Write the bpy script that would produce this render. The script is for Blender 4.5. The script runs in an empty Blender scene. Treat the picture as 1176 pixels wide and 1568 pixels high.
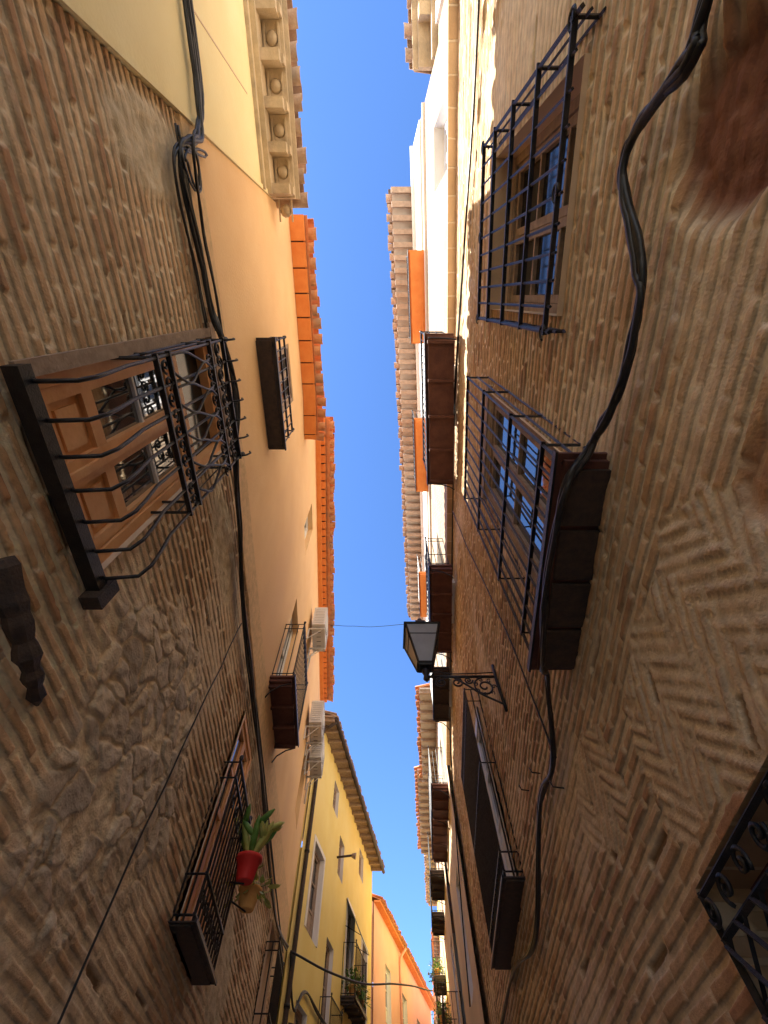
import bpy, math, random
import numpy as np
from mathutils import Vector, Matrix
import bmesh
random.seed(7)
rad = math.radians
scn = bpy.context.scene

# ------------------------------------------------------------------ street plan
def XL(y): return -1.4 if y < 1.6 else -1.4 - .05*(y-1.6)
def XR(y): return 1.1 + .07*y
def XY(y): return -1.85 + .165*(y-11.6)
def XP(y): return -.22 + .245*(y-21.2)
def ML(y,o,z): return (XL(y)+o, y, z)
def MR(y,o,z): return (XR(y)-o, y, z)
def MY(y,o,z): return (XY(y)+o, y, z)
def MP(y,o,z): return (XP(y)+o, y, z)
def MI(x,y,z): return (x,y,z)

# ------------------------------------------------------------------ materials
def mat(name, c1, c2=None, scale=3.0, rough=.85, bump=.3, bscale=60, metal=0, attr=False, c3=None, ior=1.45, spec=.5, dist=.01):
    m = bpy.data.materials.new(name); m.use_nodes = True
    nt = m.node_tree; N = nt.nodes; L = nt.links
    b = N['Principled BSDF']
    b.inputs['Roughness'].default_value = rough
    b.inputs['Metallic'].default_value = metal
    b.inputs['IOR'].default_value = ior
    b.inputs['Specular IOR Level'].default_value = spec
    tc = N.new('ShaderNodeTexCoord')
    n1 = N.new('ShaderNodeTexNoise'); n1.inputs['Scale'].default_value = scale
    n1.inputs['Detail'].default_value = 6; n1.inputs['Roughness'].default_value = .62
    L.new(tc.outputs['Object'], n1.inputs['Vector'])
    mr = N.new('ShaderNodeMapRange'); mr.inputs[1].default_value=.33; mr.inputs[2].default_value=.67
    L.new(n1.outputs['Fac'], mr.inputs[0])
    mx = N.new('ShaderNodeMix'); mx.data_type='RGBA'
    L.new(mr.outputs[0], mx.inputs[0])
    if attr:
        at = N.new('ShaderNodeAttribute'); at.attribute_name='Col'
        hs = N.new('ShaderNodeHueSaturation'); hs.inputs['Value'].default_value=.74
        L.new(at.outputs['Color'], hs.inputs['Color'])
        L.new(hs.outputs[0], mx.inputs[6]); L.new(at.outputs['Color'], mx.inputs[7])
    else:
        mx.inputs[6].default_value = (*c1,1); mx.inputs[7].default_value = (*(c2 or c1),1)
    out = mx.outputs[2]
    if c3:
        n3 = N.new('ShaderNodeTexNoise'); n3.inputs['Scale'].default_value = scale*.28
        n3.inputs['Detail'].default_value = 4
        mp = N.new('ShaderNodeMapping'); mp.inputs['Scale'].default_value=(1,1,.35)
        L.new(tc.outputs['Object'], mp.inputs[0]); L.new(mp.outputs[0], n3.inputs['Vector'])
        m3 = N.new('ShaderNodeMapRange'); m3.inputs[1].default_value=.5; m3.inputs[2].default_value=.7
        L.new(n3.outputs['Fac'], m3.inputs[0])
        mx3 = N.new('ShaderNodeMix'); mx3.data_type='RGBA'
        L.new(m3.outputs[0], mx3.inputs[0]); L.new(out, mx3.inputs[6]); mx3.inputs[7].default_value=(*c3,1)
        out = mx3.outputs[2]
    L.new(out, b.inputs['Base Color'])
    if bump:
        nb = N.new('ShaderNodeTexNoise'); nb.inputs['Scale'].default_value=bscale; nb.inputs['Detail'].default_value=5
        L.new(tc.outputs['Object'], nb.inputs['Vector'])
        bp = N.new('ShaderNodeBump'); bp.inputs['Strength'].default_value=bump; bp.inputs['Distance'].default_value=dist
        L.new(nb.outputs['Fac'], bp.inputs['Height']); L.new(bp.outputs[0], b.inputs['Normal'])
    return m

def brickmat(name, ca, cb, cm, sx=.29, sz=.074, bump=.8):
    m = bpy.data.materials.new(name); m.use_nodes=True
    nt=m.node_tree; N=nt.nodes; L=nt.links; b=N['Principled BSDF']; b.inputs['Roughness'].default_value=.9
    tc=N.new('ShaderNodeTexCoord'); sp=N.new('ShaderNodeSeparateXYZ'); L.new(tc.outputs['Object'],sp.inputs[0])
    cb_=N.new('ShaderNodeCombineXYZ'); L.new(sp.outputs[1],cb_.inputs[0]); L.new(sp.outputs[2],cb_.inputs[1])
    nz=N.new('ShaderNodeTexNoise'); nz.inputs['Scale'].default_value=4; nz.inputs['Detail'].default_value=4
    L.new(tc.outputs['Object'],nz.inputs['Vector'])
    vm=N.new('ShaderNodeVectorMath'); vm.operation='MULTIPLY_ADD'
    L.new(nz.outputs['Color'],vm.inputs[0]); vm.inputs[1].default_value=(.04,.04,0); L.new(cb_.outputs[0],vm.inputs[2])
    br=N.new('ShaderNodeTexBrick'); L.new(vm.outputs[0],br.inputs['Vector'])
    br.inputs['Scale'].default_value=1; br.inputs['Brick Width'].default_value=sx; br.inputs['Row Height'].default_value=sz
    br.inputs['Mortar Size'].default_value=.012; br.inputs['Mortar Smooth'].default_value=.3
    br.inputs['Color1'].default_value=(*ca,1); br.inputs['Color2'].default_value=(*cb,1); br.inputs['Mortar'].default_value=(*cm,1)
    n2=N.new('ShaderNodeTexNoise'); n2.inputs['Scale'].default_value=2; n2.inputs['Detail'].default_value=6
    L.new(tc.outputs['Object'],n2.inputs['Vector'])
    mx=N.new('ShaderNodeMix'); mx.data_type='RGBA'; mx.blend_type='MULTIPLY'; mx.inputs[0].default_value=.6
    rp=N.new('ShaderNodeMapRange'); rp.inputs[1].default_value=.3; rp.inputs[2].default_value=.7; rp.inputs[3].default_value=.6; rp.inputs[4].default_value=1.15
    L.new(n2.outputs['Fac'],rp.inputs[0]); L.new(br.outputs['Color'],mx.inputs[6]); L.new(rp.outputs[0],mx.inputs[7])
    L.new(mx.outputs[2],b.inputs['Base Color'])
    bp=N.new('ShaderNodeBump'); bp.invert=True; bp.inputs['Strength'].default_value=bump; bp.inputs['Distance'].default_value=.012
    L.new(br.outputs['Fac'],bp.inputs['Height'])
    n4=N.new('ShaderNodeTexNoise'); n4.inputs['Scale'].default_value=60; L.new(tc.outputs['Object'],n4.inputs['Vector'])
    bp2=N.new('ShaderNodeBump'); bp2.inputs['Strength'].default_value=.4; bp2.inputs['Distance'].default_value=.01
    L.new(n4.outputs['Fac'],bp2.inputs['Height']); L.new(bp.outputs[0],bp2.inputs['Normal']); L.new(bp2.outputs[0],b.inputs['Normal'])
    return m

ORANGE=(.88,.60,.31)
M_dense = mat('old_brick', (1,1,1), scale=14, rough=.92, bump=.8, bscale=90, attr=True, dist=.006)
M_orange = mat('ochre_plaster', (.82,.53,.26), ORANGE, 1.6, .9, .35, 35, c3=(.78,.51,.28))
M_yellow = mat('yellow_plaster', (.88,.73,.38), (.92,.79,.45), 1.5, .9, .3, 35, c3=(.82,.67,.38))
M_yellow2= mat('bright_yellow_plaster', (.88,.68,.20), (.92,.75,.27), 1.2, .9, .2, 35, c3=(.84,.66,.25))
M_pink = mat('pink_plaster', (.86,.46,.32), (.9,.52,.38), 1.2, .9, .2, 35)
M_tan = mat('tan_plaster', (.68,.50,.33), (.76,.58,.40), 1.4, .9, .3, 30, c3=(.58,.44,.30))
M_white = mat('white_plaster', (.80,.76,.68), (.86,.83,.77), 2, .85, .2, 40, c3=(.68,.61,.50))
M_brick2 = brickmat('upper_brick', (.32,.20,.11), (.48,.34,.21), (.62,.52,.38))
M_brick3 = brickmat('lower_brick', (.56,.38,.22), (.66,.48,.30), (.76,.62,.44))
M_tile = mat('clay_tile', (.62,.22,.08), (.74,.36,.17), 9, .85, .4, 50, c3=(.45,.27,.17))
M_tileold = mat('weathered_clay_tile', (.42,.26,.17), (.58,.43,.31), 12, .9, .5, 50, c3=(.30,.24,.19))
M_soffit_o = mat('terracotta_soffit', (.78,.25,.06), (.86,.33,.09), 5, .8, .3, 40)
M_stone = mat('cornice_stone', (.50,.39,.25), (.64,.51,.34), 8, .9, .6, 40, c3=(.36,.29,.20))
M_wood = mat('orange_wood', (.70,.32,.12), (.84,.46,.20), 5, .5, .3, 40)
M_woodold = mat('grey_wood', (.28,.20,.14), (.42,.31,.22), 14, .8, .5, 50)
M_dkwood = mat('dark_red_wood', (.08,.028,.02), (.14,.055,.035), 6, .7, .3, 40)
M_iron = mat('black_iron', (.014,.014,.016), (.028,.027,.028), 20, .4, .3, 120, metal=.3)
M_rust = mat('rusty_iron', (.03,.024,.022), (.07,.045,.032), 20, .7, .5, 100)
M_cable = mat('black_cable', (.009,.009,.011), (.020,.020,.020), 15, .45, .2, 60)
M_wpaint = mat('white_paint', (.76,.76,.74), (.82,.82,.80), 6, .45, .1, 40)
M_glass = mat('window_glass', (.03,.04,.05), (.05,.06,.07), 1.5, .03, .05, 3, ior=2.2, spec=.9)
M_glass2 = mat('dim_window_glass', (.012,.014,.016), (.02,.022,.025), 1.5, .10, .05, 3, ior=1.45, spec=.4)
M_dark = mat('dark_interior', (.02,.017,.015), (.035,.03,.025), 3, .9, 0)
M_ac = mat('ac_casing', (.64,.63,.60), (.70,.69,.66), 4, .5, .1, 40)
M_red = mat('red_pot', (.6,.02,.02), (.7,.04,.03), 6, .5, .1, 40)
M_terr = mat('terracotta_pot', (.70,.36,.10), (.78,.42,.14), 6, .8, .3, 40)
M_leaf = mat('plant_leaf', (.06,.17,.02), (.15,.28,.05), 12, .5, .2, 40)
M_leafy = mat('pale_leaf', (.32,.38,.07), (.48,.44,.12), 12, .5, .2, 40)
M_pave = mat('stone_paving', (.58,.51,.42), (.68,.61,.51), 3, .85, .5, 20)
M_frost = mat('lamp_glass', (.22,.23,.23), (.30,.31,.31), 3, .35, .1, 20)
M_awn = mat('green_awning', (.04,.08,.05), (.06,.1,.07), 3, .8, .2, 30)
M_boards = mat('pale_boards', (.42,.36,.29), (.55,.48,.40), 6, .9, .4, 40)

# ------------------------------------------------------------------ builders
def parent_empty(name):
    e = bpy.data.objects.new(name, None); scn.collection.objects.link(e); return e

class MB:
    def __init__(s, M=MI): s.v=[]; s.f=[]; s.m=[]; s.mats=[]; s.sm=[]; s.M=M
    def mi(s,m):
        if m not in s.mats: s.mats.append(m)
        return s.mats.index(m)
    def add(s,p): s.v.append(s.M(*p)); return len(s.v)-1
    def face(s,ids,m,sm=False): s.f.append(tuple(ids)); s.m.append(s.mi(m)); s.sm.append(sm)
    def quad(s,pts,m,sm=False): s.face([s.add(p) for p in pts],m,sm)
    def box(s,y0,y1,o0,o1,z0,z1,m):
        i=[s.add((y,o,z)) for y in (y0,y1) for o in (o0,o1) for z in (z0,z1)]
        for q in ((0,1,3,2),(4,6,7,5),(0,4,5,1),(2,3,7,6),(0,2,6,4),(1,5,7,3)):
            s.face([i[k] for k in q],m)
    def prism(s,top,bot,m):
        n=len(top); a=[s.add(p) for p in top]; b=[s.add(p) for p in bot]
        s.face(a,m); s.face(b[::-1],m)
        for k in range(n): s.face([a[k],b[k],b[(k+1)%n],a[(k+1)%n]],m)
    def tube(s,pts,r,m,n=6,mapped=False,smooth=True,cap=True):
        P=[Vector(p if mapped else s.M(*p)) for p in pts]
        rs = r if isinstance(r,(list,tuple)) else [r]*len(P)
        rings=[]; up=None
        for k,p in enumerate(P):
            t=(P[min(k+1,len(P)-1)]-P[max(k-1,0)])
            if t.length<1e-7: t=Vector((0,0,1))
            t.normalize()
            if up is None:
                up = t.orthogonal().normalized()
            else:
                up = (up - t*up.dot(t))
                if up.length<1e-5: up=t.orthogonal()
                up.normalize()
            w=t.cross(up); ring=[]
            for j in range(n):
                a=2*math.pi*(j+.5)/n
                q=p+(up*math.cos(a)+w*math.sin(a))*rs[k]
                s.v.append(tuple(q)); ring.append(len(s.v)-1)
            rings.append(ring)
        for A,B in zip(rings,rings[1:]):
            for j in range(n): s.face([A[j],A[(j+1)%n],B[(j+1)%n],B[j]],m,smooth)
        if cap: s.face(rings[0][::-1],m); s.face(rings[-1],m)
    def bar(s,a,b,w,m): s.tube([a,b],w*.75,m,n=4,smooth=False)
    def build(s,name,parent=None,recalc=True):
        me=bpy.data.meshes.new(name); me.from_pydata(s.v,[],s.f)
        for m in s.mats: me.materials.append(m)
        me.polygons.foreach_set('material_index',s.m); me.polygons.foreach_set('use_smooth',s.sm)
        me.update()
        if recalc:
            bm=bmesh.new(); bm.from_mesh(me); bmesh.ops.recalc_face_normals(bm,faces=bm.faces); bm.to_mesh(me); bm.free()
        ob=bpy.data.objects.new(name,me); scn.collection.objects.link(ob)
        if parent: ob.parent=parent
        return ob

def crom(P,k=8):
    P=[Vector(p) for p in P]; Q=[P[0]]+P+[P[-1]]; out=[]
    for i in range(1,len(Q)-2):
        a,b,c,d=Q[i-1],Q[i],Q[i+1],Q[i+2]
        for j in range(k):
            t=j/k
            out.append(.5*((2*b)+(c-a)*t+(2*a-5*b+4*c-d)*t*t+(3*b-a-3*c+d)*t**3))
    out.append(P[-1]); return out

def panel(mb,y0,y1,z0,z1,out,ops,m,extra=()):
    ys=sorted({y0,y1,*[v for o in ops for v in o[:2] if y0<v<y1],*[e for e in extra if y0<e<y1]})
    zs=sorted({z0,z1,*[v for o in ops for v in o[2:4] if z0<v<z1]})
    for a,b in zip(ys,ys[1:]):
        for c,d in zip(zs,zs[1:]):
            cy,cz=(a+b)/2,(c+d)/2
            if any(o[0]<cy<o[1] and o[2]<cz<o[3] for o in ops): continue
            mb.quad([(a,out,c),(b,out,c),(b,out,d),(a,out,d)],m)

def reveal(mb,o,of,ob,m):
    y0,y1,z0,z1=o
    mb.quad([(y0,of,z0),(y0,ob,z0),(y0,ob,z1),(y0,of,z1)],m)
    mb.quad([(y1,of,z0),(y1,ob,z0),(y1,ob,z1),(y1,of,z1)],m)
    mb.quad([(y0,of,z0),(y1,of,z0),(y1,ob,z0),(y0,ob,z0)],m)
    mb.quad([(y0,of,z1),(y1,of,z1),(y1,ob,z1),(y0,ob,z1)],m)

def window(mb,o,dep,mf,leaves=2,rows=2,pan=.28,fw=.06,mp=None,g=None):
    y0,y1,z0,z1=o; mp=mp or mf
    mb.box(y0,y0+fw,-dep,-dep+.07,z0,z1,mf); mb.box(y1-fw,y1,-dep,-dep+.07,z0,z1,mf)
    mb.box(y0+fw,y1-fw,-dep,-dep+.07,z1-fw,z1,mf); mb.box(y0+fw,y1-fw,-dep,-dep+.07,z0,z0+fw,mf)
    ya,yb=y0+fw,y1-fw; za,zb=z0+fw,z1-fw
    w=(yb-ya)/leaves; s=.055
    for k in range(leaves):
        a=ya+k*w+.003; b=ya+(k+1)*w-.003
        mb.box(a,a+s,-dep+.002,-dep+.052,za,zb,mf); mb.box(b-s,b,-dep+.002,-dep+.052,za,zb,mf)
        zp=za+(zb-za)*pan
        if pan>0:
            mb.box(a+s,b-s,-dep-.01,-dep+.03,za,zp,mp)
            mb.box(a+s+.05,b-s-.05,-dep+.03,-dep+.045,za+.08,zp-.06,mp)
        for r in range(rows+1):
            zz=zp+(zb-zp-s)*r/rows
            mb.box(a+s,b-s,-dep+.004,-dep+.05,zz,zz+(s if r in(0,rows) else .03),mf)
    mb.quad([(ya,-dep+.02,za),(yb,-dep+.02,za),(yb,-dep+.02,zb),(ya,-dep+.02,zb)],g or M_glass)

def shell(mb,y0,y1,ztop,depth,m,z0=0,slope=.3):
    zr=ztop+slope*depth*.5
    for y in (y0,y1):
        mb.quad([(y,0,z0),(y,-depth,z0),(y,-depth,ztop),(y,-depth/2,zr-.05),(y,0,ztop)],m)
    mb.quad([(y0,-depth,z0),(y1,-depth,z0),(y1,-depth,ztop),(y0,-depth,ztop)],m)

def roof(mb,y0,y1,z,e,depth,mt,pitch=.21,slope=.3,r=.085,jit=.012,over=.10):
    zr=z+slope*(depth*.5+e)
    mb.prism([(y0,e,z+.02),(y1,e,z+.02),(y1,-depth/2,zr),(y0,-depth/2,zr)],
             [(y0,e,z),(y1,e,z),(y1,-depth/2,zr-.03),(y0,-depth/2,zr-.03)],mt)
    mb.quad([(y0,-depth/2,zr),(y1,-depth/2,zr),(y1,-depth-.2,z+.1),(y0,-depth-.2,z+.1)],mt)
    y=y0+pitch/2
    n=8
    while y<y1:
        for kind in (0,1):
            yc=y+(pitch/2 if kind else 0)+random.uniform(-jit,jit)
            if yc>y1: continue
            of=e+over+random.uniform(-.03,.04)-(.03 if kind==0 else 0)
            zc=(z+.10 if kind==0 else z+.085)+random.uniform(-jit,jit)*.6
            ra=r*random.uniform(.93,1.06); oa=of; ob=of-.5; za=zc-.03; zb=za+slope*.5
            ia=[];ib=[];ic=[]
            for k in range(n+1):
                an=math.pi*k/n+(math.pi if kind else 0)
                ia.append(mb.add((yc+ra*math.cos(an),oa,za+ra*math.sin(an)*.8)))
                ib.append(mb.add((yc+ra*.8*math.cos(an),ob,zb+ra*.8*math.sin(an)*.8)))
                ic.append(mb.add((yc+(ra-.016)*math.cos(an),oa,za+(ra-.016)*math.sin(an)*.8)))
            for k in range(n):
                mb.face([ia[k],ia[k+1],ib[k+1],ib[k]],mt,True)
                mb.face([ic[k],ic[k+1],ia[k+1],ia[k]],mt)
        y+=pitch

def scroll(mb,y,o,z,R,m,w=.009,turns=1.6,flip=1,a0=0):
    pts=[]
    for k in range(22):
        t=k/21; r=R*(1-.85*t); a=a0+flip*t*turns*2*math.pi
        pts.append((y+r*math.cos(a),o,z+r*math.sin(a)))
    mb.tube(pts,w,m,n=4)

def railing(mb,y0,y1,o,z0,z1,m,pitch=.11,rails=None,w=.008,rw=.012,belly=0,ends=True,ow=0.0,scrolls=None,finial=True):
    rails=rails or [z0+.05,z1]
    n=max(2,int(round((y1-y0)/pitch)))
    for k in range(n+1):
        y=y0+(y1-y0)*k/n
        if belly:
            mb.tube([(y,.05,z0),(y,.12,z0-.03),(y,o+belly*.5,z0-.01),(y,o+belly,z0+.08),(y,o+belly*.7,z0+.2),(y,o,z0+.38),(y,o,z1)],w,m,n=5)
        else: mb.bar((y,o,z0),(y,o,z1),w*1.2,m)
    for z in rails:
        mb.box(y0-.02,y1+.02,o-rw,o+rw,z-.008,z+.008,m)
        if ends:
            for y in (y0,y1): mb.bar((y,ow,z),(y,o,z),rw,m)
    if ends:
        ne=max(2,int(round((o-ow)/pitch)))
        for y in (y0,y1):
            for k in range(ne): mb.bar((y,ow+(o-ow)*k/ne+.01,z0),(y,ow+(o-ow)*k/ne+.01,z1),w*1.2,m)
            mb.bar((y,o,z0-.02),(y,o,z1+.01),rw*1.3,m)
            if finial: mb.tube([(y,o,z1+.01),(y,o,z1+.03),(y,o,z1+.055),(y,o,z1+.07)],[.008,.02,.02,.004],m,n=8)
    if scrolls:
        za,zb=scrolls
        for k in range(n):
            y=y0+(y1-y0)*(k+.5)/n
            scroll(mb,y,o,(za+zb)/2,min(pitch*.42,(zb-za)*.45),m,w*.8,1.4,1 if k%2 else -1,math.pi/2)

def balcony(name,M,y0,y1,z0,zr,proj,slabm,pitch=.11,rails=None,th=.10,ow=0.0,joists=True,scrolls=None,rail_m=None,w=.008,finial=True):
    rail_m=rail_m or M_iron
    mb=MB(M)
    mb.box(y0-.05,y1+.05,ow-.02,proj+.03,z0-th*.4,z0,slabm)
    mb.box(y0-.02,y1+.02,ow-.02,proj,z0-th,z0-th*.4-.002,slabm)
    mb.box(y0-.06,y1+.06,proj+.032,proj+.045,z0-th*.6,z0+.01,rail_m)
    if joists:
        n=max(2,int((y1-y0)/.45))
        for k in range(n+1):
            y=y0+.03+(y1-y0-.1)*k/n
            mb.box(y,y+.04,ow-.02,proj+.01,z0-th-.05,z0-th-.003,slabm)
        for y in (y0,y1):
            mb.tube([(y,ow,z0-th-.25),(y,ow+.05,z0-th-.15),(y,proj*.6,z0-th-.06),(y,proj,z0-th-.02)],.010,rail_m,n=5)
    railing(mb,y0,y1,proj,z0,zr,rail_m,pitch,rails,w=w,ow=ow,scrolls=scrolls,finial=finial)
    return mb

# ------------------------------------------------------------------ numpy noise
def hsh(ix,iy,seed):
    v=np.sin(ix*127.1+iy*311.7+seed*74.7)*43758.5453
    return v-np.floor(v)
def noise(x,y,seed=0):
    ix=np.floor(x); iy=np.floor(y); fx=x-ix; fy=y-iy
    fx=fx*fx*(3-2*fx); fy=fy*fy*(3-2*fy)
    a=hsh(ix,iy,seed); b=hsh(ix+1,iy,seed); c=hsh(ix,iy+1,seed); d=hsh(ix+1,iy+1,seed)
    return (a*(1-fx)+b*fx)*(1-fy)+(c*(1-fx)+d*fx)*fy
def fbm(x,y,seed=0,o=4):
    s=0;a=.5;t=0
    for k in range(o):
        s=s+a*noise(x*2**k,y*2**k,seed+k*13); t+=a; a*=.5
    return s/t
def sst(a,b,x):
    t=np.clip((x-a)/(b-a),0,1); return t*t*(3-2*t)
def voro(x,y,seed):
    ix=np.floor(x); iy=np.floor(y)
    d1=np.full(x.shape,9.); d2=np.full(x.shape,9.); idv=np.zeros(x.shape)
    for i in(-1,0,1):
        for j in(-1,0,1):
            cx=ix+i; cy=iy+j
            px=cx+hsh(cx,cy,seed); py=cy+hsh(cx,cy,seed+5)
            d=np.hypot(px-x,py-y); h=hsh(cx,cy,seed+9)
            nw=d<d1
            d2=np.where(nw,d1,np.minimum(d2,d)); idv=np.where(nw,h,idv); d1=np.where(nw,d,d1)
    return d1,d2,idv
def lerp(a,b,t): return a*(1-t[...,None])+b*t[...,None]
def C(*c): return np.array(c,dtype=float)

def brickfield(Y,Z,seed,pitch=.070,bl=.29,warp=1.0):
    Zw=Z+warp*.030*(fbm(Y*.8,Z*.6,seed)-.5)*2+.005*(noise(Y*4,Z*3,seed+3)-.5)
    row=np.floor(Zw/pitch); fz=Zw/pitch-row
    Yw=Y+.5*bl*(row%2)+.14*hsh(row,row*0,seed+1)+.008*(noise(Y*6,Z*6,seed+8)-.5)
    bw=bl
    col=np.floor(Yw/bw); fy=Yw/bw-col
    h=hsh(col,row,seed+2); h2=hsh(col,row,seed+4)
    mor=.0145+.010*(noise(Y*2.2,Z*2.2,seed+6)-.3) + .007*(fbm(Y*25,Z*25,seed+7,3)-.5)+.004*(h-.5)+.012*(fy-.5)*(h2-.5)
    ez=np.minimum(fz,1-fz)*pitch; ey=np.minimum(fy,1-fy)*bw
    m=sst(-.0015,.0025,ez-mor)*(.1+.9*sst(-.003,.004,ey-.009-.006*noise(Y*40,Z*40,seed+12)))
    joint_shade=np.exp(-((ez-mor+.001)/.0035)**2)*(fz<.5)  # painted shade: dark line in the colour under each brick's lower edge
    return m,h,h2,joint_shade

def dense(name,side,ys,zs,ops,fn,parent):
    Y,Z=np.meshgrid(ys,zs,indexing='ij')
    out,col=fn(Y,Z)
    if side=='L': X=np.where(Y<1.6,-1.4,-1.4-.05*(Y-1.6))+out
    else: X=1.1+.07*Y-out
    ny,nz=Y.shape
    co=np.stack([X,Y,Z],-1).reshape(-1,3)
    idx=np.arange(ny*nz).reshape(ny,nz)
    q=np.stack([idx[:-1,:-1],idx[1:,:-1],idx[1:,1:],idx[:-1,1:]],-1)
    if side=='R': q=q[...,::-1]
    cy=(Y[:-1,:-1]+Y[1:,1:])/2; cz=(Z[:-1,:-1]+Z[1:,1:])/2
    keep=np.ones(cy.shape,bool)
    for o in ops: keep&=~((cy>o[0])&(cy<o[1])&(cz>o[2])&(cz<o[3]))
    q=q[keep].reshape(-1,4)
    me=bpy.data.meshes.new(name)
    me.vertices.add(len(co)); me.vertices.foreach_set('co',co.ravel().astype(np.float32))
    me.loops.add(len(q)*4); me.loops.foreach_set('vertex_index',q.ravel().astype(np.int32))
    me.polygons.add(len(q)); me.polygons.foreach_set('loop_start',np.arange(0,len(q)*4,4,dtype=np.int32))
    me.polygons.foreach_set('use_smooth',np.ones(len(q),dtype=bool))
    me.update(calc_edges=True)
    at=me.color_attributes.new('Col','FLOAT_COLOR','POINT')
    c4=np.ones((ny*nz,4),np.float32); c4[:,:3]=np.clip(col,0,.93).reshape(-1,3)
    at.data.foreach_set('color',c4.ravel())
    me.materials.append(M_dense)
    ob=bpy.data.objects.new(name,me); scn.collection.objects.link(ob); ob.parent=parent
    return ob

def ell(Y,Z,cy,cz,ry,rz,seed,soft=.35,amp=.5):
    d=np.hypot((Y-cy)/ry,(Z-cz)/rz)+amp*(fbm(Y*2.5,Z*2.5,seed)-.5)*2
    return 1-sst(1-soft,1+soft*.4,d)

B1,B2,B3=C(.60,.37,.19),C(.80,.56,.33),C(.50,.27,.14)
MO1,MO2=C(.82,.65,.43),C(.93,.79,.56)
def leftfn(Y,Z):
    m,h,h2,joint_shade=brickfield(Y,Z,11)
    sm=sst(.52,.68,fbm(Y*1.1,Z*1.4,31))
    n=fbm(Y*1.3,Z*1.3,5); nf=fbm(Y*12,Z*12,6); ng=fbm(Y*35,Z*35,16,3)
    br=lerp(B1,B2,h); br=lerp(br,B3,(h2>.86)*.8)
    br=br*(.82+.36*ng)[...,None]
    mo=lerp(MO1,MO2,nf)*(.88+.24*ng)[...,None]
    mm=m*(1-.55*sm)
    col=lerp(mo,br,mm)
    col=col*(1-.5*joint_shade*(1-.7*sm))[...,None]
    out=.013*mm*(.4+.9*h2)+.030*(n-.5)+.004*(nf-.5)+.003*(ng-.5)+.004*sm
    mis=(h2<.03)*m; out=out-.03*mis; col=lerp(col,C(.40,.26,.16),mis*.8)
    R=ell(Y,Z,2.35,3.25,1.0,.75,41)
    d1,d2,idv=voro(Y*5.5+.8*noise(Y*6,Z*6,3),Z*7+.8*noise(Y*6,Z*6,4),51)
    st=sst(.08,.16,d2-d1)*(idv>.2)
    rc=lerp(lerp(C(.78,.62,.41),C(.92,.77,.54),nf),lerp(C(.42,.36,.29),C(.72,.60,.44),idv),st*.9)
    rc=rc*(.82+.36*ng)[...,None]
    ro=.016*st*(.3+idv)+.03*(nf-.5)+.008*(ng-.5)
    col=lerp(col,rc,R); out=out*(1-R)+(ro+.01)*R
    for (cy,cz,ry,rz,sd) in ((-.82,4.95,.27,.55,42),(6.0,3.4,.8,.5,43),(2.0,4.9,.8,.28,46)):
        G=ell(Y,Z,cy,cz,ry,rz,sd,amp=.35)
        gc=lerp(C(.52,.43,.28),C(.76,.63,.43),nf)
        col=lerp(col,gc,G*.9); out=out*(1-G)+(.016+.03*(nf-.5))*G
    zb=5.42-.05*np.clip(Y-1,0,99)+.10*(fbm(Y*2,Z*1.,61)-.5)+.03*(noise(Y*12,Z*12,62)-.5)
    P=sst(0,.025,Z-zb)
    pc=lerp(C(*ORANGE)*.93,C(*ORANGE),fbm(Y*3,Z*3,63))
    gr=fbm(Y*.8,Z*.8,71); col=col*(.84+.34*gr)[...,None]
    col=lerp(col,pc,P); out=out*(1-P)+.028*P
    return out,col

def rightfn(Y,Z):
    m,h,h2,joint_shade=brickfield(Y,Z,23)
    HB=np.maximum(ell(Y,Z,1.25,2.75,.85,.36,81),ell(Y,Z,2.6,3.05,.5,.30,82))
    band=np.floor(Y/.25+.4*(fbm(Y*2,Z*2,85)-.5))%2
    yr=np.where(band>0,(Y+Z),(Y-Z))*.7071; zr=np.where(band>0,(Z-Y),(Z+Y))*.7071
    mb_,hb,hb2,db=brickfield(yr,zr,29,warp=.3,pitch=.062,bl=.22)
    sel=HB>.5
    m=np.where(sel,mb_*(.35+.5*fbm(Y*3,Z*3,86)),m); h=np.where(sel,hb,h); h2=np.where(sel,hb2,h2); joint_shade=np.where(sel,db*.3,joint_shade)
    sm=sst(.54,.68,fbm(Y*.9,Z*1.2,33))
    S=np.maximum(ell(Y,Z,4.6,2.6,1.2,.3,83),ell(Y,Z,-1.6,5.9,.40,.9,84))*.9
    n=fbm(Y*1.3,Z*1.3,7); nf=fbm(Y*12,Z*12,8); ng=fbm(Y*35,Z*35,18,3)
    br=lerp(B1,B2,h); br=lerp(br,B3,(h2>.85)*.8)
    br=br*(.82+.36*ng)[...,None]
    mo=lerp(MO1,MO2,nf)*(.88+.24*ng)[...,None]
    k=np.clip(sm*.5+S*.65,0,.80)
    mm=m*(1-k)
    col=lerp(mo,br,mm)
    col=col*(1-.5*joint_shade*(1-.6*k))[...,None]
    out=.013*mm*(.4+.9*h2)+.032*(n-.5)+.004*(nf-.5)+.003*(ng-.5)+.004*k
    mis=(h2<.03)*m; out=out-.03*mis; col=lerp(col,C(.38,.24,.14),mis*.8)
    D=ell(Y,Z,-.50,3.25,.33,.30,91,amp=.3)
    dc=lerp(C(.16,.05,.03),C(.34,.14,.08),nf)
    col=lerp(col,dc,D*.95); out=out-.06*D+.03*D*(nf-.5)
    D2=ell(Y,Z,.45,2.75,.16,.10,92,amp=.5)
    col=lerp(col,C(.5,.24,.13)*np.ones(3),D2*.6); out=out-.02*D2
    gr=fbm(Y*.7,Z*.7,72); col=col*(.82+.36*gr)[...,None]
    return out,col

YB=-4.5
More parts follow.
